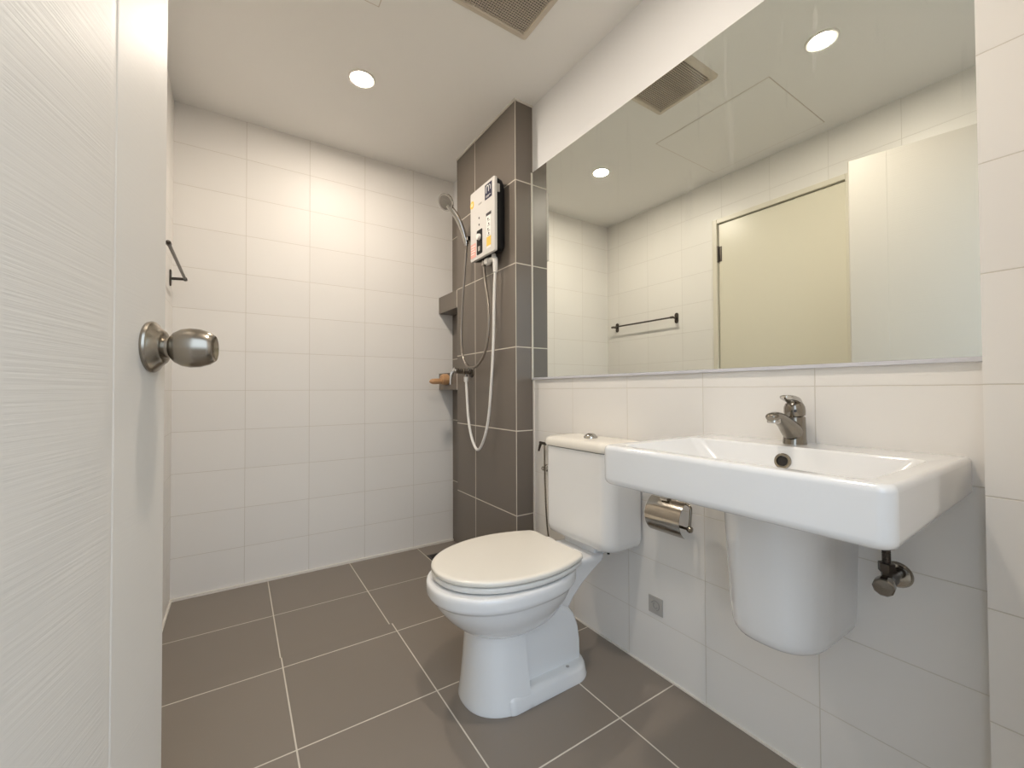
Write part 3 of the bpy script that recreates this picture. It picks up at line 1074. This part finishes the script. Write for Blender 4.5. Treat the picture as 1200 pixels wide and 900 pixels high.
hbox(bm, 0.70, 0.87, 0.775, 0.90, 0.0004, base=0.0012)
obj('warning_sign', bm, M_YELLOW, p, smooth=0)
bm = new()
hbox(bm, 0.02, 0.25, 0.755, 0.955)
p = obj('corner_sticker', bm, M_PINK, cov, smooth=0)
bm = new()
for k in range(4):
    hbox(bm, 0.04, 0.22-0.03*(k % 2), 0.785+0.036*k, 0.797+0.036*k, 0.0004, base=0.0012)
obj('sticker_mark', bm, M_PAPER, p, smooth=0)
bm = new()
box(bm, HX+0.012, HX+0.030, HY0-0.003, HY0+0.004, 1.945, 1.985, 0.002, 2)
obj('side_clip', bm, M_GREYPL, t)
# white inlet elbow and chrome outlet
bm = new()
sweep(bm, [(1.075, 1.86, 1.637), (1.075, 1.835, 1.637), (1.075, 1.80, 1.636), (1.075, 1.787, 1.628), (1.075, 1.785, 1.60), (1.075, 1.786, 1.565)], [0.0135, 0.0135, 0.0135, 0.0135, 0.0125, 0.0115], 14, 6)
lathe(bm, (1.075, 1.862, 1.637), (0, -1, 0), [(-0.010, 0.0185), (0.018, 0.0185), (0.020, 0.013)], 8)
lathe(bm, (1.075, 1.80, 1.66), (0, 0, -1), [(0, 0.011), (0.02, 0.012)], 14)
obj('inlet_elbow', bm, M_WHITE, t)
bm = new()
lathe(bm, (1.075, 1.905, 1.66), (0, 0, -1), [(0, 0.009), (0.018, 0.009), (0.019, 0.011), (0.034, 0.011), (0.036, 0.007)], 12)
obj('outlet_nipple', bm, M_CHROME, t)

# white supply hose: heater inlet down and up to the shut-off valve
bm = new()
sweep(bm, [(1.075, 1.786, 1.575), (1.074, 1.795, 1.45), (1.073, 1.803, 1.22), (1.073, 1.826, 1.007), (1.072, 1.853, 0.834), (1.070, 1.898, 0.721), (1.070, 1.963, 0.660),
           (1.072, 2.030, 0.708), (1.074, 2.079, 0.822), (1.075, 2.102, 0.985), (1.075, 2.108, 1.035)], 0.0072, 12, 10)
h = obj('supply_hose', bm, M_WHITE)
tag(h, 'white hose looping from the water heater down to the shut-off valve', 'hose')

# ------------------------------------------------------------------ shut-off valve with lever
t = thing('shower_valve', 'chrome shut-off valve with lever on the dark pillar beside the lower ledge', 'valve', (PX, 2.11, 1.075))
bm = new()
lathe(bm, (PX, 2.11, 1.078), (-1, 0, 0), [(0.0005, 0.031), (0.004, 0.030), (0.008, 0.026), (0.010, 0.013)], 28)
obj('wall_flange', bm, M_DARKMETAL, t)
bm = new()
lathe(bm, (PX-0.008, 2.11, 1.078), (-1, 0, 0.08), [(0, 0.012), (0.02, 0.012), (0.022, 0.0165), (0.05, 0.0165), (0.052, 0.0145), (0.092, 0.015), (0.096, 0.013)], 20)
lathe(bm, (1.075, 2.11, 1.068), (0, 0, -1), [(0, 0.009), (0.018, 0.009)], 14)
obj('valve_body', bm, M_CHROME_D, t)
bm = new()
lathe(bm, (1.075, 2.109, 1.052), (0, 0, -1), [(0, 0.0125), (0.022, 0.012), (0.030, 0.0095)], 8)
obj('hose_nut', bm, M_WHITE, t)
bm = new()
lathe(bm, (1.014, 2.11, 1.086), (-1, 0, 0.1), [(0, 0.016), (0.008, 0.0175), (0.014, 0.015), (0.016, 0)], 20)
sweep(bm, [(1.003, 2.11, 1.088), (0.990, 2.11, 1.066), (0.985, 2.112, 1.04), (0.985, 2.114, 1.008)], [(0.006, 0.012), (0.005, 0.012), (0.004, 0.010), (0.004, 0.008)], 12, 6)
obj('lever', bm, M_CHROME, t)
bm = new()
sweep(bm, [(1.088, 2.108, 1.09), (1.084, 2.104, 1.112), (1.070, 2.118, 1.138)], [0.008, 0.007, 0.005], 10, 5)
obj('side_lever', bm, M_CHROME, t)

# ------------------------------------------------------------------ hand shower, its wall bracket and hose
t = thing('shower_bracket', 'small chrome bracket on the dark pillar holding the hand shower', 'bracket', (PX, 2.08, 1.82))
bm = new()
lathe(bm, (PX, 2.055, 1.815), (-1, 0, 0), [(0.0005, 0.017), (0.006, 0.017), (0.008, 0.009), (0.035, 0.009)], 18)
obj('wall_plug', bm, M_CHROME_D, t)
bm = new()
lathe(bm, (1.066, 2.08, 1.792), (-0.25, 0, 1), [(0, 0.0135), (0.03, 0.0155), (0.031, 0.0125), (0.0, 0.0115)], 20, cap0=False, cap1=False)
box(bm, 1.055, 1.085, 2.045, 2.069, 1.803, 1.827, 0.004, 2)
obj('holder', bm, M_CHROME, t)
t = thing('hand_shower', 'chrome and grey hand shower tilted outward in its wall bracket', 'hand shower', (1.06, 2.08, 1.79))
bm = new()
HS = [(1.066, 2.08, 1.780), (1.058, 2.08, 1.815), (1.046, 2.08, 1.856), (1.028, 2.08, 1.897), (1.003, 2.08, 1.934), (0.972, 2.08, 1.967), (0.955, 2.08, 1.985)]
sweep(bm, HS, [0.0095, 0.0135, 0.0155, 0.0165, 0.0165, 0.0165, 0.0165], 16, 6)
obj('handle', bm, M_CHROME, t)
bm = new()
ha = Vector((-0.80, -0.35, -0.62))
lathe(bm, (0.945, 2.082, 1.998), ha, [(-0.022, 0.006), (-0.020, 0.022), (-0.012, 0.036), (-0.002, 0.046), (0.006, 0.048), (0.010, 0.0455), (0.011, 0.039)], 32)
hd = obj('shower_head', bm, M_CHROME, t)
bm = new()
lathe(bm, (0.945, 2.082, 1.998), ha, [(0.009, 0.0375), (0.0122, 0.037), (0.0126, 0.020), (0.0140, 0.019), (0.0142, 0)], 32)
obj('spray_plate', bm, M_SPRAY, hd)
bm = new()
path = [(1.066, 2.08, 1.782), (1.064, 2.086, 1.72), (1.062, 2.105, 1.587), (1.060, 2.135, 1.351), (1.058, 2.126, 1.205), (1.052, 2.075, 1.129), (1.048, 2.005, 1.097),
        (1.052, 1.92, 1.112), (1.056, 1.852, 1.181), (1.06, 1.826, 1.308), (1.064, 1.843, 1.441), (1.07, 1.878, 1.535), (1.075, 1.905, 1.628)]
sweep(bm, path, 0.0068, 12, 26, ribs=0.07)
h = obj('shower_hose', bm, M_HOSE)
tag(h, 'grey metal shower hose hanging in a loop from hand shower to water heater', 'hose')

# ================================================================== floor drain behind the toilet
t = thing('floor_drain', 'small dark floor drain in the shower floor, almost hidden by the toilet lid', 'drain', (1.01, 2.36, -DROP))
bm = new()
box(bm, 0.96, 1.06, 2.31, 2.41, -DROP, -DROP+0.002, 0.0008, 1)
obj('drain_frame', bm, M_DARKMETAL, t)
bm = new()
for k in range(5):
    box(bm, 0.975, 1.045, 2.323+0.016*k, 2.331+0.016*k, -DROP+0.0018, -DROP+0.0024)
obj('drain_slot', bm, M_HOLE, t, smooth=0)
